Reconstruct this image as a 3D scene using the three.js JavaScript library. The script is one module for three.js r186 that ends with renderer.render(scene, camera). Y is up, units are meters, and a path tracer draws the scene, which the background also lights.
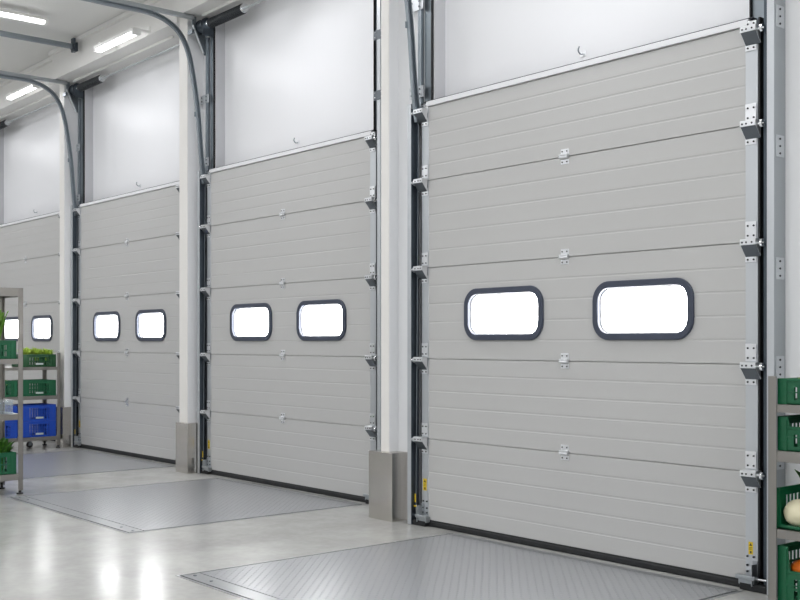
import * as THREE from 'three';
import { RoundedBoxGeometry } from 'three/addons/geometries/RoundedBoxGeometry.js';
import { mergeGeometries, mergeVertices, toCreasedNormals } from 'three/addons/utils/BufferGeometryUtils.js';
import { RectAreaLightUniformsLib } from 'three/addons/lights/RectAreaLightUniformsLib.js';
import { Brush, Evaluator, SUBTRACTION } from 'three-bvh-csg';

// ---------------------------------------------------------------- camera, sky, exposure
RectAreaLightUniformsLib.init();
const scene = new THREE.Scene();
const renderer = new THREE.WebGLRenderer({ antialias: true });
renderer.toneMapping = THREE.LinearToneMapping;
renderer.toneMappingExposure = 1.08;
renderer.shadowMap.enabled = true;

const FOV = 2 * Math.atan(300 / 1077.6) * 180 / Math.PI;
const camera = new THREE.PerspectiveCamera(FOV, 800 / 600, 0.05, 200);
const TH = 40.093 * Math.PI / 180;
camera.position.set(0, 1.386, 0);
camera.lookAt(-Math.cos(TH), 1.386, -Math.sin(TH));
camera.setViewOffset(800, 600, 0, -42.3, 800, 600);         // lens shifted so that uprights stay upright
camera.updateProjectionMatrix();

scene.background = new THREE.Color(1.0, 1.0, 1.0);            // overcast white sky outside the door windows
scene.backgroundIntensity = 19.0;

const LAMP = 62;                                            // radiance of the tube lamps
const CEIL = 5.19, SOFFIT = 4.82;

// ---------------------------------------------------------------- helpers
let seed = 12345;
const rnd = () => { seed = (seed * 1664525 + 1013904223) >>> 0; return seed / 4294967296; };
const rr = (a, b) => a + (b - a) * rnd();
const taken = {};
function numbered(n) { const k = taken[n] ?? 0; taken[n] = k + 1; return k ? n + '_' + String(k).padStart(3, '0') : n; }
function B(x0, x1, y0, y1, z0, z1) { const g = new THREE.BoxGeometry(x1 - x0, y1 - y0, z1 - z0); g.translate((x0 + x1) / 2, (y0 + y1) / 2, (z0 + z1) / 2); return g; }
function RB(x0, x1, y0, y1, z0, z1, r = 0.004) { const g = new RoundedBoxGeometry(x1 - x0, y1 - y0, z1 - z0, 2, r); g.translate((x0 + x1) / 2, (y0 + y1) / 2, (z0 + z1) / 2); return g; }
function cyl(r, a, b, n = 14, r2 = r) {
  const A = new THREE.Vector3(...a), C = new THREE.Vector3(...b), d = C.clone().sub(A);
  const g = new THREE.CylinderGeometry(r2, r, d.length(), n); g.translate(0, d.length() / 2, 0);
  g.applyQuaternion(new THREE.Quaternion().setFromUnitVectors(new THREE.Vector3(0, 1, 0), d.normalize())); g.translate(...a); return g;
}
function merge(list) {
  const l = list.map((g) => { const q = g.index ? g.toNonIndexed() : g; const o = new THREE.BufferGeometry(); for (const k of ['position', 'normal', 'uv']) if (q.attributes[k]) o.setAttribute(k, q.attributes[k]); return o; });
  return l.length === 1 ? l[0] : mergeGeometries(l);
}
function mesh(name, geos, mat, parent) {
  const m = new THREE.Mesh(Array.isArray(geos) ? merge(geos) : geos, mat);
  m.name = parent && parent !== scene ? name : numbered(name); m.castShadow = m.receiveShadow = true; (parent ?? scene).add(m); return m;
}
function group(name, parent) { const g = new THREE.Group(); g.name = parent ? name : numbered(name); (parent ?? scene).add(g); return g; }
function tag(o, label, category, grp) { o.userData.label = label; o.userData.category = category; if (grp) o.userData.group = grp; return o; }
function struct(o, label, category) { o.userData.kind = 'structure'; if (label) o.userData.label = label; if (category) o.userData.category = category; return o; }
function copyOf(o) { const c = o.clone(); c.name = numbered(o.name.replace(/_\d{3}$/, '')); c.userData = { ...o.userData }; scene.add(c); return c; }
// extrude a profile given in (z, y) along x from x0 to x1
function prof(pts, x0, x1, bevel = 0) {
  const s = new THREE.Shape(pts.map(([z, y]) => new THREE.Vector2(-z, y)));
  const g = new THREE.ExtrudeGeometry(s, { depth: x1 - x0, bevelEnabled: bevel > 0, bevelSize: bevel, bevelThickness: bevel, bevelSegments: 1 });
  g.rotateY(Math.PI / 2);                                   // shape x (-z) -> world -(-z)... x' = depth, z' = -shape.x
  g.translate(x0, 0, 0); return g;
}
function rrect(w, h, r, cx = 0, cy = 0, path = new THREE.Shape()) {
  const x = cx - w / 2, y = cy - h / 2;
  path.moveTo(x + r, y); path.lineTo(x + w - r, y); path.absarc(x + w - r, y + r, r, -Math.PI / 2, 0); path.lineTo(x + w, y + h - r);
  path.absarc(x + w - r, y + h - r, r, 0, Math.PI / 2); path.lineTo(x + r, y + h); path.absarc(x + r, y + h - r, r, Math.PI / 2, Math.PI);
  path.lineTo(x, y + r); path.absarc(x + r, y + r, r, Math.PI, Math.PI * 1.5); return path;
}

// ---------------------------------------------------------------- noise and textures
function lattice(n, s) { let q = s; const a = new Float32Array(n * n); for (let i = 0; i < n * n; i++) { q = (q * 1664525 + 1013904223) >>> 0; a[i] = q / 4294967296; } return a; }
function tileNoise(N, cells, s, stretch = 1) {                    // smooth tiling value noise
  const cy = Math.max(1, Math.round(cells / stretch)), a = lattice(Math.max(cells, cy), s), out = new Float32Array(N * N), M = Math.max(cells, cy);
  for (let j = 0; j < N; j++) for (let i = 0; i < N; i++) {
    const x = i / N * cells, y = j / N * cy, x0 = Math.floor(x), y0 = Math.floor(y); let fx = x - x0, fy = y - y0; fx = fx * fx * (3 - 2 * fx); fy = fy * fy * (3 - 2 * fy);
    const g = (p, q) => a[(q % cy) * M + (p % cells)];
    out[j * N + i] = (g(x0, y0) * (1 - fx) + g(x0 + 1, y0) * fx) * (1 - fy) + (g(x0, y0 + 1) * (1 - fx) + g(x0 + 1, y0 + 1) * fx) * fy;
  }
  return out;
}
function tex(N, fn, srgb, rep) {
  const d = new Uint8Array(N * N * 4);
  for (let j = 0; j < N; j++) for (let i = 0; i < N; i++) { const c = fn(i, j, j * N + i), k = (j * N + i) * 4; const v = Array.isArray(c) ? c : [c, c, c]; for (let q = 0; q < 3; q++) d[k + q] = Math.max(0, Math.min(255, v[q])); d[k + 3] = 255; }
  const t = new THREE.DataTexture(d, N, N); t.wrapS = t.wrapT = THREE.RepeatWrapping; t.magFilter = THREE.LinearFilter; t.minFilter = THREE.LinearMipmapLinearFilter; t.generateMipmaps = true;
  if (srgb) t.colorSpace = THREE.SRGBColorSpace; if (rep) t.repeat.set(...rep); t.needsUpdate = true; return t;
}
const mix = (a, b, t) => a + (b - a) * t;
const N = 512;
const n4 = tileNoise(N, 5, 11), n9 = tileNoise(N, 11, 23), n22 = tileNoise(N, 25, 31), n60 = tileNoise(N, 64, 47), n200 = tileNoise(N, 220, 59);
const floorMap = tex(N, (i, j, k) => { const v = n4[k] * .35 + n9[k] * .3 + n22[k] * .2 + n60[k] * .15; const g = n200[k] * 8 - 4; const t = (v - .5) * 40 + g; return [187 + t, 187 + t, 183 + t]; }, true, [1 / 6, 1 / 6]);
const floorRough = tex(N, (i, j, k) => { const v = n9[k] * .4 + n22[k] * .35 + n60[k] * .25; return 34 + v * 36; }, false, [1 / 6, 1 / 6]);
//const floorBump = tex(N, (i, j, k) => 128 + (n22[k] - .5) * 120 + (n60[k] - .5) * 80, false, [1 / 6, 1 / 6]);
const tileNoise256 = tileNoise(256, 96, 71), tileNoise256b = tileNoise(256, 30, 73), brushNoise = tileNoise(256, 128, 79, 64);
const stucco = tex(256, (i, j, k) => { const a = tileNoise256[k]; return 128 + (a - .5) * 200; }, false, [8, 8]);
const spangle = tex(256, (i, j, k) => { const a = tileNoise256b[k]; return 150 + a * 70; }, false, [5, 5]);
const brushed = tex(256, (i, j, k) => { const a = brushNoise[k]; const t = (a - .5) * 14; return [200 + t, 196 + t, 190 + t]; }, true, [1, 1]);
const ribs = tex(64, (i) => { const t = (i % 32) / 32; return 128 + 110 * Math.max(-1, Math.min(1, Math.sin(t * 6.283) * 3)); }, false, [20, 1]);
const tread = tex(128, (i, j) => {                                // raised tear-drops in staggered diagonal rows
  let h = 0; const u = i / 128, v = j / 128;
  for (const [cx, cy] of [[.25, .25], [.75, .75], [1.25, .25], [-.25, .75], [.25, 1.25], [.75, -.25], [1.25, 1.25], [-.25, -.25]]) {
    const dx = u - cx, dy = v - cy, a = (dx - dy) * .7071, b = (dx + dy) * .7071; const q = (a / .33) ** 2 + (b / .11) ** 2; h = Math.max(h, 1 - q * q);
  }
  return 255 * Math.max(0, Math.min(1, h * 1.6));
}, false, [1 / .062, 1 / .062]);

// ---------------------------------------------------------------- materials
const std = (color, roughness, metalness = 0, extra = {}) => new THREE.MeshPhysicalMaterial({ color, roughness, metalness, ...extra });
const M = {
  floor: std('#ffffff', 1, 0, { map: floorMap, roughnessMap: floorRough, ior: 1.6 }),
  white: std('#eeeff0', 0.55), ceiling: std('#e9e9e6', 0.7),
  panelWall: std('#eeeff1', 0.3, 0, { bumpMap: ribs, bumpScale: 0.0003 }),
  cream: std('#eeece7', 0.45), beam: std('#ecebe8', 0.5),
  door: std('#bfbfbd', 0.5, 0, { bumpMap: stucco, bumpScale: 0.0002 }),
  alu: std('#e9eaeb', 0.4), galv: std('#c6cacd', 0.4, 0.8, { roughnessMap: null, bumpMap: spangle, bumpScale: 0.00005 }),
  steel: std('#8f979d', 0.38, 0.85), track: std('#525a62', 0.36, 0.8), zinc: std('#e6e8ea', 0.3, 0.85),
  dark: std('#2b2f33', 0.45, 0.3), rubber: std('#17191b', 0.6), frame: std('#3b4252', 0.4),
  glass: std('#ffffff', 0.02, 0, { transmission: 1, thickness: 0, ior: 1.5 }),
  stainless: std('#ffffff', 0.26, 1, { map: brushed }), rackSteel: std('#97948f', 0.3, 0.9),
  plate: std('#bcbec1', 0.28, 0.55, { bumpMap: tread, bumpScale: 0.0045 }), plateFlat: std('#b8babc', 0.28, 0.6),
  pit: std('#3a3a3a', 0.9), yellow: std('#e0c021', 0.5), chrome: std('#eef0f2', 0.18, 1),
  green: std('#095c39', 0.42), greenDark: std('#0c4a22', 0.42), blue: std('#0f47b4', 0.42), tagWhite: std('#c9d6d2', 0.5),
  galvDull: std('#a9aeb1', 0.4, 0.8), steelDark: std('#6d7378', 0.4, 0.8), lightGrey: std('#c6c7ca', 0.45), slate: std('#3d444b', 0.45, 0.4), black: std('#101112', 0.5), lampBody: std('#f2f2ef', 0.5),
  glow: new THREE.MeshStandardMaterial({ color: '#ffffff', emissive: '#ffffff', emissiveIntensity: 4.5, roughness: 0.6 }),
};

// ---------------------------------------------------------------- the bays: door left edge, door plane
const BAY = [{ L: -6.0765, D: 5.4 }, { L: -9.9415, D: 5.7747 }, { L: -13.5508, D: 5.9226 }, { L: -17.0581, D: 6.0121 }];
const W = 2.6866, TOP = 3.208, R = (k) => BAY[k].L + W;
const COL = [                                                  // between bay k and bay k + 1
  { x0: -6.60, x1: -6.50, z: -5.36, g: [-6.68, -6.39, -5.30] },
  { x0: -10.38, x1: -10.205, z: -5.64, g: [-10.387, -10.129, -5.60] },
  { x0: -13.90, x1: -13.75, z: -5.775, g: [-13.95, -13.71, -5.74] },
];

// floor slab with pits for the dock levellers
const PIT = [[-5.76, -3.36, -5.33, -3.10], [-9.634, -7.235, -5.69, -3.515], [-13.24, -10.825, -5.83, -3.70]];
{
  const s = new THREE.Shape([[-24.2, -7.2], [9.2, -7.2], [9.2, 6.4], [-24.2, 6.4]].map(([x, y]) => new THREE.Vector2(x, y)));
  for (const [x0, x1, z0, z1] of PIT) s.holes.push(new THREE.Path([[x0, -z0], [x0, -z1], [x1, -z1], [x1, -z0]].map(([x, y]) => new THREE.Vector2(x, y))));
  const g = new THREE.ExtrudeGeometry(s, { depth: 0.25, bevelEnabled: false }); g.rotateX(-Math.PI / 2); g.translate(0, -0.25, 0);
  const f = group('floor'); struct(f, 'polished grey concrete floor', 'floor');
  mesh('slab', g, M.floor, f); mesh('pit_bottom', B(-14, -3, -0.35, -0.25, -6, -3), M.pit, f);
}
struct(mesh('ceiling', B(-24.2, 9.2, CEIL, CEIL + 0.2, -7.2, 6.4), M.ceiling), 'plain white hall ceiling', 'ceiling');
struct(mesh('wall_left', B(-24.2, -24, 0, CEIL, -7.2, 6.4), M.white), 'white end wall', 'wall');
struct(mesh('wall_right', B(9, 9.2, 0, CEIL, -7.2, 6.4), M.white), 'white end wall', 'wall');
struct(mesh('wall_front', B(-24.2, 9.2, 0, CEIL, 6.2, 6.4), M.white), 'white long wall facing the dock doors', 'wall');

// dock wall, stepping back from bay to bay
{
  BAY.forEach(({ L, D }, k) => {
    const w = group('wall_back'); struct(w, 'white panelled dock wall around one overhead door', 'wall');
    const right = k === 0 ? 9.1 : COL[k - 1].x0 + 0.05, left = k === 3 ? -24.1 : COL[k].x1 - 0.05, r = L + W;
    mesh('jamb', B(left, L, 0, CEIL, -D - 0.4, -D - 0.055), M.white, w);
    mesh('jamb', B(r, right, 0, CEIL, -D - 0.4, -D - 0.055), M.white, w);
    mesh('header_panel', B(L, r, 3.17, CEIL, -D - 0.4, -D - 0.165), M.panelWall, w);
    mesh('lintel', B(L, r, 2.98, 3.17, -D - 0.4, -D - 0.058), M.white, w);
    mesh('reveal_strip', B(L - .002, L + .003, 3.17, SOFFIT, -D - 0.165, -D - 0.056), M.lightGrey, w);  // thin strip over the left reveal face, greyer than jamb and header
  });
}
// columns, their steel guards, and the beams that carry the ceiling between them
COL.forEach(({ x0, x1, z, g }, k) => {
  const zb = -BAY[k + 1].D - 0.4;
  const c = group('column'); struct(c, ['white column between the nearest two dock doors', 'white column between the second and third dock doors', 'white column behind the rack of blue crates'][k], 'column');
  mesh('flange', RB(x0, x1 - 0.004, 0.45, CEIL, z - 0.02, z, 0.003), M.cream, c);
  mesh('shaft', B(x0 + 0.006, x1, 0.45, CEIL, zb, z - 0.005), M.white, c);
  const q = group('column_guard'); tag(q, ['brushed steel guard box at the foot of the column beside the nearest door', 'brushed steel guard box on the column left of the second door', 'brushed steel guard on the column beside the blue crates'][k], 'guard', 'steel column guards');
  q.position.set((g[0] + g[1]) / 2, 0, g[2]); const hw = (g[1] - g[0]) / 2, dz = -zb + g[2] - 0.46;
  mesh('front_plate', RB(-hw, hw, 0, 0.53, -0.006, 0, 0.002), M.stainless, q);
  mesh('side_plate', RB(hw - 0.006, hw, 0, 0.53, -dz, -0.001, 0.002), M.stainless, q);
  mesh('side_plate', RB(-hw, -hw + 0.006, 0, 0.53, -dz, -0.001, 0.002), M.stainless, q);
  mesh('top_plate', RB(-hw + .003, hw - .003, 0.524, 0.53, -dz, -0.003, 0.002), M.stainless, q);
});
const BEAM_Z = [-5.22, -5.5, -5.61, -5.72];
BAY.forEach(({ L, D }, k) => {
  const right = k === 0 ? 9.1 : COL[k - 1].x0, left = k === 3 ? -24.1 : COL[k].x1;
  const b = group('beam'); struct(b, 'white ceiling beam above the dock door', 'beam');
  mesh('casing', B(left, right, SOFFIT, CEIL, -D - 0.17, BEAM_Z[k]), M.beam, b);
  mesh('cover_strip', RB(left, right, CEIL - 0.055, CEIL - 0.004, BEAM_Z[k], BEAM_Z[k] + 0.05, 0.004), M.beam, b);
  mesh('edge_strip', RB(L, R(k), SOFFIT - 0.03, SOFFIT, -D + 0.08, -D + 0.11, 0.004), M.beam, b);
});

// ---------------------------------------------------------------- lamps
function lamp(len, label, pos, turn, tilt, power = LAMP) {
  const o = group('tube_lamp'); tag(o, label, 'lamp', 'fluorescent tube lamps'); o.position.set(...pos); o.rotation.y = turn;
  mesh('housing', RB(-len / 2, len / 2, -0.035, 0, -0.05, 0.05, 0.01), M.lampBody, o);
  mesh('diffuser', RB(-len / 2 + .02, len / 2 - .02, -0.07, -0.033, -0.035, 0.035, 0.015), M.glow, o);
  for (const s of [-1, 1]) mesh('end_cap', RB(s * len / 2 - .022, s * len / 2 + .022, -0.074, 0.002, -0.048, 0.048, 0.008), M.lampBody, o);
  const l = new THREE.RectAreaLight('#fbfbff', power * 1.4, len - .06, 0.07); l.position.set(0, -0.076, 0); l.rotation.x = -Math.PI / 2; o.add(l);
  return o;
}
for (const X of [-20, -16.1, -12.17, -8.3, -4.4, -0.5, 3.4, 5.4, 7.4]) for (const [i, z] of [-4.14, -1.0, 2.2, 5.0].entries()) {  // close rows at the right end: unseen lamps added to brighten right-facing sides
  const o = lamp(1.5, X === -12.17 && i === 0 ? 'long tube lamp hanging from the ceiling, square to the wall' : 'unseen tube lamp on the hall ceiling out of the picture', [X, CEIL - 0.06, z], Math.PI / 2, 0);
  for (const s of [-.55, .55]) mesh('hanger', cyl(.004, [s, 0, 0], [s, .06, 0], 6), M.lampBody, o);
}
[[-4.2, 'tube lamp on the beam over the nearest door'], [-8.0, 'tube lamp on the beam over the second door'], [-11.42, 'bright tube lamp on the beam over the third door'], [-14.55, 'bright tube lamp on the beam over the farthest door']].forEach(([X, label], k) => {
  const o = lamp(0.98, label, [X, 4.84, BEAM_Z[k] + 0.2], 0, 0, 7);
  for (const x of [-.4, .4]) mesh('arm', [RB(x - .02, x + .02, 0, .025, -.2, .03, .003), RB(x - .035, x + .035, -.015, .07, -.2, -.188, .003)], M.lampBody, o);
});

// ---------------------------------------------------------------- sectional doors
const JOINT = [0.04, 0.6605, 1.2631, 1.949, 2.6088, 3.165];
const WIN = [[0.78, 0.764], [1.97, 0.756]];                       // window centre, width
function panelGeo(y0, y1) {                                      // ribbed sheet: five strips parted by grooves
  const pts = [[-0.042, y0 + .002], [-.036, y0 + .002], [-.036, y0 + .017], [-.012, y0 + .017], [-.012, y0 + .002], [0, y0 + .002]], n = 5, d = 0.0016;
  for (let i = 1; i < n; i++) { const y = y0 + (y1 - y0) * i / n; pts.push([0, y - .008], [-d, y - .005], [-d, y + .003], [0, y + .006]); }
  pts.push([0, y1 - .008], [-.006, y1 - .003], [-.014, y1 - .003], [-.014, y1 + .013], [-.034, y1 + .013], [-.034, y1 - .003], [-0.042, y1 - .003]);
  return prof(pts, 0, W);
}
const ev = new Evaluator(); ev.attributes = ['position', 'normal', 'uv'];
function windowPanel(y0, y1) {
  let b = new Brush(panelGeo(y0, y1)); b.updateMatrixWorld();
  for (const [cx, w] of WIN) {
    const g = new THREE.ExtrudeGeometry(rrect(w - .03, .34, .105), { depth: .2, bevelEnabled: false, curveSegments: 10 });
    const c = new Brush(g); c.position.set(cx, 1.586, -.1); c.updateMatrixWorld(); b = ev.evaluate(b, c, SUBTRACTION);
  }
  return b.geometry;
}
function frameRing(w, h, r, t, z0, z1) {
  const s = rrect(w, h, r), hole = rrect(w - 2 * t, h - 2 * t, r - t, 0, 0, new THREE.Path()); s.holes.push(hole);
  const g = new THREE.ExtrudeGeometry(s, { depth: z1 - z0 - .012, bevelEnabled: true, bevelSize: .006, bevelOffset: -.006, bevelThickness: .006, bevelSegments: 3, curveSegments: 14 });
  g.translate(0, 0, z0 + .006); return g;
}
// roller hinge, drawn for the right-hand side (s = 1), origin on the panel joint at the sheet edge
function hingeGeos(s, kind) {
  const X = (a, b) => s > 0 ? [a, b] : [-b, -a];
  const bracket = [], bolts = [];
  const [p0, p1] = X(.003, .072);
  if (kind !== 'top') bracket.push(RB(p0, p1, .018, .115, .004, .008, .0015)); else bracket.push(RB(p0, p1, -.02, .05, .004, .008, .0015));
  bracket.push(RB(p0, p1, -.115, -.06, .004, .008, .0015));
  const [c0, c1] = X(.005, .102), carrier = [];
  bracket.push(prof([[.004, .012], [.062, .012], [.066, .008], [.066, -.02], [.062, -.022], [.06, -.02], [.06, .006], [.004, .006]], c0, c1));
  carrier.push(prof([[.06, -.0205], [.062, -.0225], [.01, -.084], [.006, -.084], [.006, -.078]], c0 + .003, c1 - .003));
  for (const e of [c0, c1 - .003]) bracket.push(prof([[.008, .008], [.06, .008], [.06, -.02], [.01, -.082]], e, e + .003));
  for (const t of [.02, .045, .08]) { const x = s > 0 ? t : -t; bolts.push(cyl(.0055, [x, -.007, .0655], [x, -.007, .0685], 8)); }
  const by = kind === 'top' ? [.0, .035] : [.035, .09];
  for (const x of [.02, .057]) { for (const y of by) bolts.push(cyl(.0055, [s * x, y, .007], [s * x, y, .0125], 8)); bolts.push(cyl(.0055, [s * x, -.1, .007], [s * x, -.1, .0125], 8)); }
  const roller = [cyl(.007, [s * .06, -.012, .036], [s * .14, -.012, .036], 10), cyl(.023, [s * .12, -.012, .036], [s * .135, -.012, .036], 18), cyl(.014, [s * .076, -.012, .036], [s * .1, -.012, .036], 14)];
  return { carrier: merge(carrier), bracket: merge(bracket), bolts: merge(bolts), roller: merge(roller) };
}
const HG = { 1: { mid: hingeGeos(1, 'mid'), top: hingeGeos(1, 'top') }, [-1]: { mid: hingeGeos(-1, 'mid'), top: hingeGeos(-1, 'top') } };
const labelTex = (() => { const c = document.createElement('canvas'); c.width = 48; c.height = 112; const x = c.getContext('2d'); x.fillStyle = '#e6c522'; x.fillRect(0, 0, 48, 112); x.fillStyle = '#3a3210'; x.beginPath(); x.moveTo(24, 8); x.lineTo(40, 36); x.lineTo(8, 36); x.fill(); x.fillRect(8, 48, 32, 4); x.fillRect(8, 58, 26, 4); x.fillRect(8, 68, 30, 4); x.fillRect(14, 82, 20, 22); const t = new THREE.CanvasTexture(c); t.colorSpace = THREE.SRGBColorSpace; return t; })();
M.labelPrint = std('#ffffff', .5, 0, { map: labelTex });

function makeDoor() {
  const d = new THREE.Group();
  for (let i = 0; i < 5; i++) {
    const p = mesh('panel', i === 2 ? windowPanel(JOINT[i], JOINT[i + 1]) : panelGeo(JOINT[i], JOINT[i + 1]), M.door, d);
    const y0 = JOINT[i] + .001, y1 = JOINT[i + 1] - .002;
    for (const s of [-1, 1]) { const a = s < 0 ? -.078 : W, b = s < 0 ? 0 : W + .078; mesh('end_cap', [RB(a, b, y0, y1, -.042, .003, .002)], M.galv, p); }
    if (i === 2) for (const [cx, w] of WIN) {
      const f = mesh('window_frame', [frameRing(w, .372, .125, .043, -.012, .018), frameRing(w, .372, .125, .043, -.058, -.03)].map((g) => g.translate(cx, 1.586, 0)), M.frame, d);
      const gp = new THREE.ExtrudeGeometry(rrect(w - .07, .3, .085), { depth: .004, bevelEnabled: false }); gp.translate(cx, 1.586, -.024);
      mesh('pane', gp, M.glass, f);
      mesh('glazing_bead', frameRing(w - .03, .342, .11, .035, -.03, -.012).translate(cx, 1.586, 0), M.alu, f);
    }
  }
  mesh('top_profile', RB(-.02, W + .02, 3.165, TOP - .006, -.045, .012, .003), M.alu, d);
  mesh('top_seal', RB(-.06, W + .04, TOP - .006, TOP + .004, -.164, -.004, .003), M.dark, d);
  mesh('bottom_seal', [RB(-.07, W + .07, 0.001, .042, -.04, .012, .012), RB(-.07, W + .07, .036, .05, -.03, .006, .002)], M.rubber, d);
  for (let j = 1; j < 5; j++) {                                  // hinges along the joints
    const c = group('centre_hinge', d); c.position.set(W / 2 + .006, JOINT[j], 0);
    mesh('leaf', [RB(-.034, .034, .012, .05, 0, .004, .0015), RB(-.034, .034, -.05, -.02, 0, .004, .0015), RB(-.036, .036, .006, .014, .002, .024, .002), cyl(.009, [-.036, -.006, .014], [.036, -.006, .014], 12), RB(-.036, .036, -.006, .01, .002, .018, .002)], M.zinc, c);
    mesh('bolts', [-.02, .02].flatMap((x) => [cyl(.005, [x, .034, .003], [x, .034, .008], 8), cyl(.005, [x, -.036, .003], [x, -.036, .008], 8)]), M.dark, c);
  }
  for (const s of [-1, 1]) {
    for (const [j, kind] of [[JOINT[1], 'mid'], [JOINT[2], 'mid'], [JOINT[3], 'mid'], [JOINT[4], 'mid'], [3.135, 'top']]) {
      const h = group('roller_hinge', d); h.position.set(s > 0 ? W : 0, j, .002); const g = HG[s][kind];
      mesh('bracket', g.bracket, M.zinc, h); mesh('carrier', g.carrier, M.steelDark, h); mesh('bolts', g.bolts, M.dark, h); mesh('roller', g.roller, M.chrome, h);
    }
    const X = (a, b) => s > 0 ? [W + a, W + b] : [-b, -a];
    const q = group('bottom_bracket', d);
    mesh('plate', [RB(...X(.048, .078), .055, .165, .004, .009, .001), RB(...X(-.02, .078), .03, .075, .004, .045, .004), RB(...X(-.03, .09), .062, .085, .03, .06, .004), RB(...X(.07, .076), .03, .15, .004, .06, .001)], M.galvDull, q);
    mesh('bolts', [.015, .055].flatMap((x) => [.1, .135, .185].map((y) => cyl(.006, [s > 0 ? W + x : -x, y, .004], [s > 0 ? W + x : -x, y, .012], 8))), M.dark, q);
    mesh('cable_pin', [cyl(.008, [s > 0 ? W + .02 : -.02, .07, .03], [s > 0 ? W + .15 : -.15, .07, .03], 10)], M.chrome, q);
    mesh('corner_block', RB(...X(-.01, .16), .002, .04, -.03, .05, .006), M.rubber, q);
    if (s < 0) { const sg = mesh('safety_tag', [RB(-.125, -.112, .17, .235, .03, .034, .001), RB(-.14, -.1, .135, .147, .03, .036, .002)], M.yellow, q); sg.userData.label = 'small yellow tag'; }
    const lb = mesh('warning_label', new THREE.PlaneGeometry(s > 0 ? .028 : .04, s > 0 ? .07 : .09).translate(s > 0 ? W + .034 : -.04, s > 0 ? .232 : .31, .0045), M.labelPrint, d); lb.userData.label = 'small yellow warning label';
  }
  return d;
}
const doorLabels = ['largest grey sectional overhead door, nearest, with two bright windows', 'second grey sectional overhead door, between the two nearest steel column guards', 'third grey sectional overhead door, left of the second one', 'farthest grey sectional overhead door, behind the crate racks'];
const proto = makeDoor();
BAY.forEach(({ L, D }, k) => {
  const o = k ? proto.clone() : proto; o.name = 'door_' + (k + 1); scene.add(o); o.position.set(L, 0, -D); struct(o, doorLabels[k], 'door');
});

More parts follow.
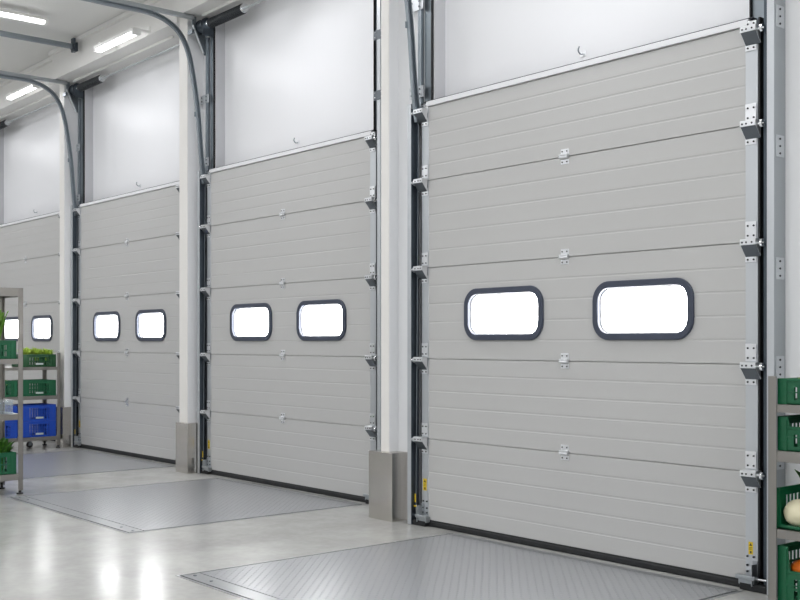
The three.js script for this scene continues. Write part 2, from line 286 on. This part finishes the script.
// ---------------------------------------------------------------- door tracks
function makeTrack(s) {                                          // origin at the sheet edge of the door on the floor
  const t = new THREE.Group(); const X = (a, b) => s > 0 ? [a, b] : [-b, -a];
  const o = s > 0 ? 0 : -.036; const lipTop = s > 0 ? SOFFIT - .02 : 3.2;
  mesh('wall_angle', [RB(...X(.012, .1), 0, 4.63, -.053, -.048, .001), ...(s > 0 ? [] : [RB(...X(.112, .15), 3.05, 4.62, -.05, -.02, .002)])], M.steel, t);
  mesh('track_lip', [RB(...X(.172 + o, .212 + o), .002, lipTop, .055, .064, .003), RB(...X(.17 + o, .175 + o), .002, lipTop, .03, .064, .001)], M.galv, t);
  mesh('track_web', [RB(...X(.204 + o, .213 + o), .002, s > 0 ? SOFFIT - .02 : 3.2, -.053, .062, .002)], s > 0 ? M.galvDull : M.steel, t);
  mesh('roller_channel', [RB(...X(.166 + o, .17 + o), .002, s > 0 ? SOFFIT - .1 : 3.16, .004, .06, .001), RB(...X(.118, .17 + o), .002, s > 0 ? SOFFIT - .1 : 3.16, .004, .008, .001)], M.track, t);  // channel steel coloured darker than the lip, dark reflections put into its colour
  mesh('side_seal', [RB(...X(.082, .166 + o), .002, 3.2, -.052, -.03, .003)], M.slate, t); mesh('brush_seal', RB(...X(.079, .09), .002, 3.2, -.03, .001, .002), M.rubber, t);
  mesh('edge_seal', RB(...X(.003, .011), 3.215, SOFFIT - .05, -.053, -.03, .002), M.rubber, t);
  if (s > 0) for (const y of [3.47, 3.98]) { const a = group('cross_plate', t); a.position.y = y; mesh('plate', RB(.13, .27, -.04, .04, .0645, .069, .0015), M.steelDark, a); mesh('bolts', [[.155, -.02], [.155, .02], [.24, -.02], [.24, .02]].map(([x, q]) => cyl(.006, [x, q, .068], [x, q, .075], 8)), M.chrome, a); }
  for (const y of s > 0 ? [.75, 1.25, 1.79, 2.46, 3.17] : [3.3, 3.97]) {
    const a = group('bracket', t); a.position.y = y;
    if (s > 0) { mesh('plate', RB(.213, .217, -.06, .06, -.035, .045, .0015), M.galv, a); mesh('bolts', [-.04, 0, .04].map((q) => cyl(.006, [.216, q, .01], [.221, q, .01], 8)), M.dark, a); }
    else { mesh('plate', RB(-.24, -.08, -.045, .045, -.02, -.012, .002), M.galv, a); mesh('bolts', [[-.21, -.02], [-.21, .02], [-.12, -.02], [-.12, .02]].map(([x, q]) => cyl(.007, [x, q, -.012], [x, q, -.004], 8)), M.dark, a); }
  }
  mesh('lift_cable', cyl(.003, [s * (.15 + o), .08, .03], [s * (.15 + o), 4.64, -.01], 6), M.steel, t);
  if (s < 0) {                                                   // high-lift rail: leans out, bends, runs into the hall
    const P = [[.02, 3.06], [.05, 3.27], [.1, 3.83], [.148, 4.14], [.19, 4.344], [.242, 4.492], [.325, 4.613], [.46, 4.7], [.64, 4.745], [.97, 4.748], [1.4, 4.75], [3.2, 4.75]];
    const cv = new THREE.CatmullRomCurve3(P.map(([z, y]) => new THREE.Vector3(0, y, z)), false, 'centripetal');
    const n = 110, sec = [[-.026, -.018], [.026, -.018], [.026, -.012], [-.02, -.012], [-.02, .012], [.026, .012], [.026, .018], [-.026, .018]];
    const pos = [], idx = [];
    for (let i = 0; i <= n; i++) { const p = cv.getPoint(i / n), tt = cv.getTangent(i / n), nx = new THREE.Vector3(0, -tt.z, tt.y); for (const [a, b] of sec) pos.push(-.105 + a * .6, p.y + nx.y * b * 1.25, p.z + nx.z * b * 1.25); }
    const m = sec.length; for (let i = 0; i < n; i++) for (let j = 0; j < m; j++) { const a = i * m + j, b = i * m + (j + 1) % m; idx.push(a, b, a + m, b, b + m, a + m); }
    const g = new THREE.BufferGeometry(); g.setAttribute('position', new THREE.Float32BufferAttribute(pos, 3)); g.setIndex(idx); g.computeVertexNormals();
    mesh('curved_rail', toCreasedNormals(g, .6), M.steel, t);
    mesh('rail_support', RB(-.13, -.085, 4.772, 4.814, .15, 3.2, .003), M.galvDull, t);
    mesh('rail_plate', [RB(-.125, -.12, 3.76, 3.81, .06, .13, .002), RB(-.16, -.15, 4.66, 4.86, .09, .14, .002), RB(-.19, -.1, 4.63, 4.67, .14, .17, .002)], M.steel, t);
    mesh('brace', cyl(.012, [-.12, 4.72, .15], [-.12, 4.44, .02], 8), M.galv, t);
  }
  return t;
}
const trackL = makeTrack(-1), trackR = makeTrack(1);
const trackNames = ['nearest', 'second', 'third', 'farthest'];
BAY.forEach(({ L, D }, k) => {
  const a = k ? trackL.clone() : trackL; a.name = numbered('door_track'); scene.add(a); a.position.set(L, 0, -D); tag(a, `grey steel track with curved upper rail along the left side of the ${trackNames[k]} door`, 'track', 'left door tracks');
  const b = k ? trackR.clone() : trackR; b.name = numbered('door_track'); scene.add(b); b.position.set(L + W, 0, -D); tag(b, `straight galvanised track along the right side of the ${trackNames[k]} door`, 'track', 'right door tracks');
});
// torsion spring and shaft above each door
function makeShaft() {
  const t = new THREE.Group();
  mesh('spring', (() => { const l = []; for (let i = 0; i < 34; i++) l.push(new THREE.TorusGeometry(.04, .0115, 8, 20).rotateY(Math.PI / 2).translate(.06 + i * .019, 0, 0)); return l; })(), M.dark, t);
  mesh('shaft', cyl(.0125, [-.16, 0, 0], [W + .16, 0, 0], 12), M.galv, t);
  mesh('cable_drum', [cyl(.066, [-.13, 0, 0], [-.03, 0, 0], 24), cyl(.074, [-.03, 0, 0], [-.02, 0, 0], 24), cyl(.074, [-.14, 0, 0], [-.13, 0, 0], 24)], M.track, t);
  mesh('spring_plug', cyl(.044, [.69, 0, 0], [.735, 0, 0], 20), M.chrome, t); mesh('spring_plug', cyl(.045, [-.015, 0, 0], [.055, 0, 0], 20), M.chrome, t);
  mesh('bearing_plate', prof([[-.07, -.28], [-.05, -.28], [.08, -.03], [.08, .04], [-.07, .04]], -.176, -.17), M.steel, t); mesh('bearing_plate', RB(-.01, -.004, -.12, .045, -.07, .06, .003), M.track, t);
  return t;
}
const shaft = makeShaft();
BAY.forEach(({ L, D }, k) => {
  const a = k ? shaft.clone() : shaft; a.name = numbered('torsion_shaft'); scene.add(a); a.position.set(L, 4.72, -D + .035);
  tag(a, `dark torsion spring on a shaft high above the ${trackNames[k]} door`, 'spring', 'torsion springs above the doors');
  const h = group('wall_hook'); h.position.set(L + W / 2 + .02, 3.31, -D - .165); tag(h, `small metal hook on the white wall above the ${trackNames[k]} door`, 'hook', 'wall hooks above the doors');
  mesh('plate', RB(-.02, .02, -.02, .02, 0, .004, .001), M.zinc, h); mesh('hook', new THREE.TubeGeometry(new THREE.CatmullRomCurve3([[0, 0, 0], [0, -.005, .03], [0, .015, .05], [.01, .04, .05]].map((p) => new THREE.Vector3(...p))), 12, .005, 6), M.steel, h);
});
// rail under the ceiling
{
  const c = group('ceiling_rail'); c.position.set(-12.86, 5.06, -5.55); tag(c, 'grey steel bar under the ceiling with a bracket at the beam, above the third door', 'rail');
  mesh('bar', [RB(-.02, .02, -.03, .03, 0, 3.4, .003)], M.steel, c);
  mesh('end_bracket', [RB(-.05, .05, -.06, .05, -.01, .012, .003), RB(-.03, .05, -.07, .1, .02, .05, .003), cyl(.02, [-.06, -.01, .03], [.08, -.01, .03], 10)], M.track, c);
}

// ---------------------------------------------------------------- dock levellers
PIT.forEach(([x0, x1, z0, z1], k) => {
  const q = group('dock_leveller'); q.position.set(x0, 0, z1);
  tag(q, ['steel dock leveller plate in the floor before the nearest door', 'steel dock leveller plate in the floor before the second door', 'steel dock leveller plate in the floor before the third door'][k], 'dock plate', 'dock levellers');
  const w = x1 - x0, d = z1 - z0, G = .018, e = .004;
  const sheet = (a, b, c, f, m, n) => { const s = new THREE.Shape([[a, c], [b, c], [b, f], [a, f]].map((p) => new THREE.Vector2(...p))); const g = new THREE.ExtrudeGeometry(s, { depth: .02, bevelEnabled: false }); g.rotateX(-Math.PI / 2); g.translate(0, -.018, 0); return mesh(n, g, m, q); };
  sheet(.02 + G, w - .02 - G, .15, d - .06, M.plate, 'deck_plate');
  sheet(.02 + G, w - .02 - G, .03, .15 - .008, M.plateFlat, 'hinge_strip');
  sheet(.02 + G, w - .02 - G, d - .055, d - .004, M.plateFlat, 'lip_plate');
  mesh('pit_frame', [B(e, .02, -.2, .001, -d + e, -e), B(w - .02, w - e, -.2, .001, -d + e, -e), B(.02, w - .02, -.2, .001, -.018, -e)], M.plateFlat, q);
  mesh('hinge_bolts', [.09, .28, w - .28, w - .09].map((x) => cyl(.011, [x, 0, -.085], [x, .005, -.085], 10)), M.steel, q);
  mesh('side_skirt', [B(.05 + G, .06 + G, -.24, -.018, -d + .05, -.05), B(w - .06 - G, w - .05 - G, -.24, -.018, -d + .05, -.05)], M.dark, q);
});

// ---------------------------------------------------------------- racks
function rack(name, x0, x1, depth, H, shelves, label, feet) {         // front at z = 0, upright pairs at x0 and x1
  const t = group(name); tag(t, label, 'rack', 'steel storage racks');
  const pw = .045, th = .004;
  for (const [x, sx] of [[x0, 1], [x1, -1]]) for (const [z, sz] of [[0, -1], [-depth, 1]]) {
    const y0 = feet ? .035 : 0;
    const p = mesh('post', [RB(Math.min(x, x + sx * pw), Math.max(x, x + sx * pw), y0, H, Math.min(z, z + sz * th), Math.max(z, z + sz * th), .001), RB(Math.min(x, x + sx * th), Math.max(x, x + sx * th), y0, H, Math.min(z, z + sz * pw), Math.max(z, z + sz * pw), .001)], M.rackSteel, t);
    mesh('foot', [cyl(.03, [x + sx * .022, 0, z + sz * .022], [x + sx * .022, .014, z + sz * .022], 16), cyl(.012, [x + sx * .022, .012, z + sz * .022], [x + sx * .022, .06, z + sz * .022], 10)], M.black, p);
  }
  for (const [y, h] of shelves) mesh('shelf', [RB(x0 + .006, x1 - .006, y - .012, y, -depth + .006, -.006, .002), RB(x0 + .005, x1 - .005, y - h, y, -.012, -.0045, .002), RB(x0 + .005, x1 - .005, y - h, y, -depth + .0045, -depth + .012, .002), RB(x0 + .0045, x0 + .01, y - h, y, -depth + .006, -.006, .001), RB(x1 - .01, x1 - .0045, y - h, y, -depth + .006, -.006, .001)], M.rackSteel, t);
  return t;
}
const rack1 = rack('storage_rack', -1.15, 0, .5, 1.881, [[1.881, .078], [1.233, .046], [.732, .054], [.185, .055]], 'tall stainless steel rack at the left edge of the picture', true);
rack1.position.set(-9.748, 0, -3.706); rack1.rotation.y = Math.PI / 2;
const rack2 = rack('storage_rack', -1.25, 0, .5, 1.25, [[1.064, .04], [.687, .045], [.155, .05]], 'low steel rack holding blue crates before the farthest door', true);
rack2.position.set(-13.725, 0, -5.715); rack2.rotation.y = Math.PI / 2;
const rack3 = rack('storage_rack', 0, 1.1, .5, 1.218, [[1.079, .04], [.85, .054], [.463, .045], [.1, .045]], 'steel vegetable rack at the right edge of the picture', true);
rack3.position.set(-2.92, 0, -4.85);
for (const [x, z, of] of [[-9.98, -3.44, 'tall left rack'], [-13.98, -5.40, 'rack of blue crates']]) {      // castors under the racks
  const c = group('castor'); c.position.set(x, 0, z); tag(c, `black castor wheel under the ${of}`, 'castor');
  mesh('wheel', cyl(.04, [-.015, .04, 0], [.015, .04, 0], 18), M.black, c); mesh('fork', [B(-.024, -.019, .03, .11, -.02, .02), B(.019, .024, .03, .11, -.02, .02), RB(-.04, .04, .105, of[0] === 't' ? .129 : .104 + .003, -.04, .04, .001)], M.steel, c);
}

// ---------------------------------------------------------------- crates
function wallShape(w, h, cut, mg = .05) {
  const s = new THREE.Shape(); s.moveTo(-w / 2, 0); s.lineTo(w / 2, 0); s.lineTo(w / 2, h);
  if (cut) { s.lineTo(w / 2 - mg, h); s.lineTo(w / 2 - mg - .01, cut); s.lineTo(-w / 2 + mg + .01, cut); s.lineTo(-w / 2 + mg, h); }
  s.lineTo(-w / 2, h); const top = (cut || h) - .03;
  const nx = Math.floor((w - .14) / .034), rows = Math.max(1, Math.floor((top - .02) / .05)), rh = (top - .02) / rows;
  for (let r = 0; r < rows; r++) for (let i = 0; i < nx; i++) { const x = -nx * .017 + .007 + i * .034, y = .022 + r * rh; if (y + rh - .012 > top + .001) continue; s.holes.push(new THREE.Path([[x, y], [x, y + rh - .012], [x + .02, y + rh - .012], [x + .02, y]].map((p) => new THREE.Vector2(...p)))); }
  return s;
}
const crateCache = {};
function crate(w, d, h, mat, cut, label) {
  const t = group('crate'); tag(t, label, 'crate'); const key = [w, d, h, cut].join(), mg = cut && cut < .05 ? .016 : .05;
  const c = crateCache[key] ??= (() => {
    const ex = (sw, sh, c) => new THREE.ExtrudeGeometry(wallShape(sw, sh, c, mg), { depth: .004, bevelEnabled: false });
    return {
      front: ex(w - .01, h - .004, cut).translate(0, .002, d / 2 - .01), back: ex(w - .01, h - .004, 0).translate(0, .002, -d / 2 + .006),
      l: ex(d - .02, h - .004, 0).rotateY(Math.PI / 2).translate(-w / 2 + .006, .002, 0), r: ex(d - .02, h - .004, 0).rotateY(Math.PI / 2).translate(w / 2 - .01, .002, 0),
      base: RB(-w / 2 + .006, w / 2 - .006, 0, .008, -d / 2 + .006, d / 2 - .006, .002),
      rim: merge([...(cut ? [RB(-w / 2, -w / 2 + mg + .008, h - .014, h, d / 2 - .014, d / 2, .003), RB(w / 2 - mg - .008, w / 2, h - .014, h, d / 2 - .014, d / 2, .003), RB(-w / 2 + mg + .005, w / 2 - mg - .005, cut - .012, cut, d / 2 - .014, d / 2, .003)] : [RB(-w / 2, w / 2, h - .014, h, d / 2 - .014, d / 2, .003)]), RB(-w / 2, w / 2, h - .014, h, -d / 2, -d / 2 + .014, .003), RB(-w / 2, -w / 2 + .014, h - .014, h, -d / 2, d / 2, .003), RB(w / 2 - .014, w / 2, h - .014, h, -d / 2, d / 2, .003)]),
      corner: merge([[-1, -1], [1, -1], [-1, 1], [1, 1]].flatMap(([a, b]) => [RB(a > 0 ? w / 2 - (b > 0 ? mg : .05) : -w / 2, a > 0 ? w / 2 : -w / 2 + (b > 0 ? mg : .05), 0, h - .012, b > 0 ? d / 2 - .006 : -d / 2, b > 0 ? d / 2 - .001 : -d / 2 + .006, .002), RB(a > 0 ? w / 2 - .006 : -w / 2, a > 0 ? w / 2 : -w / 2 + .006, 0, h - .012, b > 0 ? d / 2 - .05 : -d / 2, b > 0 ? d / 2 - .001 : -d / 2 + .05, .002)])),
      tag: RB(-.05, .05, .03, .052, d / 2 - .004, d / 2 + .0005, .001),
      rib: merge([RB(-w / 2 + mg - .01, w / 2 - mg + .01, Math.min(h * .45, (cut || h) * .55), Math.min(h * .45, (cut || h) * .55) + .006, d / 2 - .007, d / 2 - .001, .001), ...[-.16, .16].map((x) => RB(x * w / .6 - .003, x * w / .6 + .003, .004, (cut || h) - .012, d / 2 - .007, d / 2 - .001, .001))]),
    };
  })();
  mesh('front_wall', c.front, mat, t); mesh('back_wall', c.back, mat, t); mesh('side_wall', c.l, mat, t); mesh('side_wall', c.r, mat, t);
  mesh('base', c.base, mat, t); mesh('rim', c.rim, mat, t); mesh('corner_posts', c.corner, mat, t); mesh('ribs', c.rib, mat, t); if (!cut || cut > .06) mesh('label_plate', c.tag, M.tagWhite, t);
  return t;
}
const onRack = (o, r, x, y, z) => { o.rotation.y = r.rotation.y; o.position.set(x, y, z).applyAxisAngle(new THREE.Vector3(0, 1, 0), r.rotation.y).add(r.position); return o; };
// rack at the left edge
onRack(crate(.6, .4, .17, M.green, 0, 'green crate of leafy greens on the upper shelf of the tall left rack'), rack1, -.352, 1.2335, -.225);
onRack(crate(.6, .4, .2, M.green, 0, 'green crate of dark greens on the lowest shelf of the tall left rack'), rack1, -.352, .1855, -.225);
// low rack before the farthest door
onRack(crate(.44, .4, .165, M.greenDark, 0, 'green crate heaped with bright lettuce on the low rack'), rack2, -.27, 1.0645, -.225);
onRack(crate(.44, .4, .205, M.green, 0, 'empty green crate on the middle shelf of the low rack'), rack2, -.27, .6875, -.225);
onRack(crate(.44, .4, .208, M.blue, 0, 'lower of the two blue crates on the low rack'), rack2, -.27, .1555, -.225);
onRack(crate(.44, .4, .208, M.blue, 0, 'upper of the two blue crates on the low rack'), rack2, -.27, .364, -.225);
onRack(crate(.44, .4, .205, M.green, 0, 'green crate on the low rack, half hidden behind the tall left rack'), rack2, -.78, .6875, -.225);
onRack(crate(.44, .4, .208, M.blue, 0, 'lower blue crate half hidden behind the tall left rack'), rack2, -.78, .1555, -.225);
onRack(crate(.44, .4, .208, M.blue, 0, 'upper blue crate half hidden behind the tall left rack'), rack2, -.78, .364, -.225);
// rack at the right edge
onRack(crate(.6, .4, .128, M.green, 0, 'shallow green crate on the top shelf of the right rack'), rack3, .335, 1.0795, -.225);
onRack(crate(.6, .4, .17, M.green, .12, 'green crate on the second shelf of the right rack'), rack3, .335, .8505, -.225);
onRack(crate(.6, .4, .2, M.green, .018, 'open fronted green crate holding the round white vegetable'), rack3, .322, .4635, -.225);
onRack(crate(.6, .4, .28, M.green, .16, 'green crate with orange vegetables on the bottom shelf of the right rack'), rack3, .335, .1005, -.225);

// ---------------------------------------------------------------- vegetables
function leafy(name, n, r, h, lo, hi, ruffle, lean) {               // a head of ruffled leaves as one continuous mesh per kind
  const geos = [], c0 = new THREE.Color(lo), c1 = new THREE.Color(hi);
  for (let i = 0; i < n; i++) {
    const ring = Math.sqrt((i + .5) / n), a = i * 2.39996, U = 6, V = 8, pos = [], col = [], idx = [], wd = r * rr(.55, .85), len = h * rr(.85, 1.15), op = ring * lean, ph = rr(0, 6), tone = rr(.0, 1);
    for (let v = 0; v <= V; v++) for (let u = 0; u <= U; u++) {
      const t = v / V, q = u / U - .5, prof = Math.sin(Math.PI * Math.min(1, .12 + t * .8)) * wd, out = r * .3 * ring + len * (1 - Math.cos(t * op)) / Math.max(op, .01), up = len * Math.sin(t * op) / Math.max(op, .01);
      const wv = ruffle * r * t * Math.sin(q * 15 + ph) * (Math.abs(q) * 2), cup = -.5 * q * q * wd;
      const x = out + wv + cup * 1.5, y = up + wv * .6, z = q * prof * 1.6;
      pos.push(x * Math.cos(a) - z * Math.sin(a), y, x * Math.sin(a) + z * Math.cos(a));
      const c = c0.clone().lerp(c1, Math.min(1, .25 * tone + .75 * Math.abs(q) * 1.6)); col.push(c.r, c.g, c.b);
    }
    for (let v = 0; v < V; v++) for (let u = 0; u < U; u++) { const k = v * (U + 1) + u; idx.push(k, k + 1, k + U + 1, k + 1, k + U + 2, k + U + 1); }
    const g = new THREE.BufferGeometry(); g.setAttribute('position', new THREE.Float32BufferAttribute(pos, 3)); g.setAttribute('color', new THREE.Float32BufferAttribute(col, 3)); g.setIndex(idx); g.computeVertexNormals(); geos.push(g);
  }
  return mergeGeometries(geos);
}
const leafMat = new THREE.MeshPhysicalMaterial({ vertexColors: true, roughness: .5, side: THREE.DoubleSide });
function veg(name, geo, mat, r, x, y, z, label, category, grp, turn = 0) { const m = mesh(name, geo, mat); onRack(m, r, x, y, z); m.rotation.y += turn; tag(m, label, category, grp); return m; }
const lettuceGeo = leafy('l', 44, .062, .15, '#86b032', '#d3e86a', .35, 1.3), greensGeo = leafy('g', 60, .07, .29, '#1f4d12', '#4f8a24', .4, .95), stalkGeo = leafy('s', 26, .06, .38, '#3f7a1c', '#7fb03c', .35, .5), saladGeo = leafy('a', 30, .065, .13, '#55912a', '#a7cf4c', .3, 1.4);
[[-.13, 0, 'rightmost bright lettuce head in the crate on the low rack'], [-.27, 1, 'middle bright lettuce head in the crate on the low rack'], [-.41, 2, 'leftmost bright lettuce head in the crate on the low rack']].forEach(([x, t, l]) => veg('lettuce', lettuceGeo, leafMat, rack2, x, 1.14, -.13, l, 'lettuce', 'lettuces on the low rack', t));
[[-.2, 0, 'right-hand'], [-.36, 2, 'left-hand']].forEach(([x, t, sd]) => veg('lettuce', lettuceGeo, leafMat, rack2, x, 1.15, -.32, `${sd} bright lettuce head in the back row of the low rack crate`, 'lettuce', 'lettuces on the low rack', t));
[[-.17, -.14, 0], [-.17, -.32, 1.3], [-.45, -.22, 2.2]].forEach(([x, z, t], i) => veg('leafy_greens', greensGeo, leafMat, rack1, x, .2, z, ['front bunch of dark leafy greens in the lowest crate of the left rack', 'rear bunch of dark leafy greens in the lowest crate of the left rack', 'bunch of dark greens farther along the lowest crate of the left rack'][i], 'greens', 'dark greens on the left rack', t));
[[-.2, -.15, 0], [-.42, -.25, 1.5]].forEach(([x, z, t], i) => veg('leafy_stalk', stalkGeo, leafMat, rack1, x, 1.25, z, ['leafy green stalk standing in the upper crate of the left rack', 'second leafy stalk in the upper crate of the left rack'][i], 'greens', 'leafy stalks on the left rack', t));
veg('lettuce', saladGeo, leafMat, rack2, -.7, .76, -.2, 'green salad head in the crate behind the tall left rack', 'lettuce', 'salad heads', .4);
[[.15, -.2], [.335, -.2], [.52, -.2]].forEach(([x, z], i) => veg('lettuce', saladGeo, leafMat, rack3, x, 1.1, z, ['green salad head in the shallow crate at the right edge', 'second salad head in the shallow crate on the right rack', 'third salad head in the shallow crate on the right rack'][i], 'lettuce', 'salad heads on the right rack', i));
[[.125, -.25], [.42, -.3]].forEach(([x, z], i) => veg('leafy_greens', leafyDark(), leafMat, rack3, x, .475, z, ['dark green leaves above the round white vegetable', 'more dark green leaves behind the round white vegetable'][i], 'greens', 'dark greens on the right rack', i));
function leafyDark() { return leafyDark.g ??= leafy('d', 34, .055, .27, '#1c4a14', '#3f7a22', .4, .7); }
const darkLow = leafy('e', 24, .06, .1, '#1c4a14', '#3f7a22', .3, 1.1);
function lumpy(r, amp, sx, sy, seedv) { const g = mergeVertices(new THREE.SphereGeometry(r, 40, 28).deleteAttribute('uv').deleteAttribute('normal')); const p = g.attributes.position; for (let i = 0; i < p.count; i++) { const x = p.getX(i) / r, y = p.getY(i) / r, z = p.getZ(i) / r; const f = 1 + amp * (Math.sin(x * 5 + seedv) * Math.sin(y * 6 + 1 + seedv) + .6 * Math.sin(z * 9 + x * 7) + .4 * Math.sin(y * 14 + z * 11)); p.setXYZ(i, x * r * f * sx, y * r * f * sy, z * r * f * sx); } g.computeVertexNormals(); return g; }
M.creamVeg = std('#e6dfbe', .55); M.orange = std('#e0701c', .45); M.onion = std('#a9633c', .45); M.tomato = std('#b3271a', .35);
veg('celeriac', lumpy(.072, .018, 1, .95, .3), M.creamVeg, rack3, .108, .463 + .0085 + .069, -.102, 'round creamy white vegetable in the open green crate', 'vegetable');
veg('celeriac', lumpy(.07, .02, 1, .95, 1.7), M.creamVeg, rack3, .34, .463 + .012 + .065, -.12, 'second round white vegetable, deeper in the open crate', 'vegetable');
const pump = (() => { const g = mergeVertices(new THREE.SphereGeometry(.06, 48, 20).deleteAttribute('uv').deleteAttribute('normal')); const p = g.attributes.position; for (let i = 0; i < p.count; i++) { const x = p.getX(i), z = p.getZ(i), a = Math.atan2(z, x), f = 1 + .08 * Math.abs(Math.cos(a * 4.5)); p.setX(i, x * f); p.setZ(i, z * f); p.setY(i, p.getY(i) * .75); } g.computeVertexNormals(); return g; })();
[[.125, .265, -.12], [.29, .265, -.12], [.2, .165, -.13], [.2, .265, -.28]].forEach(([x, y, z], i) => veg('squash', pump, M.orange, rack3, x, y, z, ['ribbed orange squash at the front of the bottom crate', 'orange squash beside the front one in the bottom crate', 'orange squash underneath the others in the bottom crate', 'orange squash at the back of the bottom crate'][i], 'squash', 'orange squashes', i));
[[.16, -.2], [.36, -.2], [.52, -.2]].forEach(([x, z], i) => veg('leafy_greens', darkLow, leafMat, rack3, x, .862, z, ['dark green leaves inside the second crate of the right rack', 'more dark leaves inside the second crate of the right rack', 'last bunch of leaves inside the second crate of the right rack'][i], 'greens', 'dark greens on the right rack', i));
// clear tub of onions on the left rack
{
  const t = group('plastic_tub'); tag(t, 'clear plastic tub of brown onions on the left rack', 'tub'); onRack(t, rack1, -.24, .7325, -.16);
  const w = .34, d = .2, h = .11, cl = std('#f4f8fb', .06, 0, { transmission: .92, thickness: 0, ior: 1.45 });
  mesh('body', [B(-w / 2, w / 2, 0, .003, -d / 2, d / 2), B(-w / 2, w / 2, .003, h, d / 2 - .002, d / 2), B(-w / 2, w / 2, .003, h, -d / 2, -d / 2 + .002), B(-w / 2, -w / 2 + .002, .003, h, -d / 2 + .002, d / 2 - .002), B(w / 2 - .002, w / 2, .003, h, -d / 2 + .002, d / 2 - .002)], cl, t);
  mesh('lid', RB(-w / 2 - .006, w / 2 + .006, h, h + .02, -d / 2 - .006, d / 2 + .006, .006), std('#f2f7f9', .12, 0, { transmission: .8, thickness: 0 }), t);
  const og = lumpy(.036, .01, 1, .9, 2);
  [[-.03, .05], [.06, .05], [-.1, .04], [-.02, -.04], [.06, -.035]].forEach(([x, z], i) => veg('onion', og, M.onion, rack1, -.27 + x, .7325 + .037, -.16 + z, 'brown onion inside the clear plastic tub', 'onion', 'onions in the clear tub', i));
}

scene.traverse((o) => { if (o.isMesh) { if (o.name === 'bolts' || o.name === 'hinge_bolts') o.userData.kind = 'stuff'; o.castShadow = o.receiveShadow = true; } });
renderer.render(scene, camera);
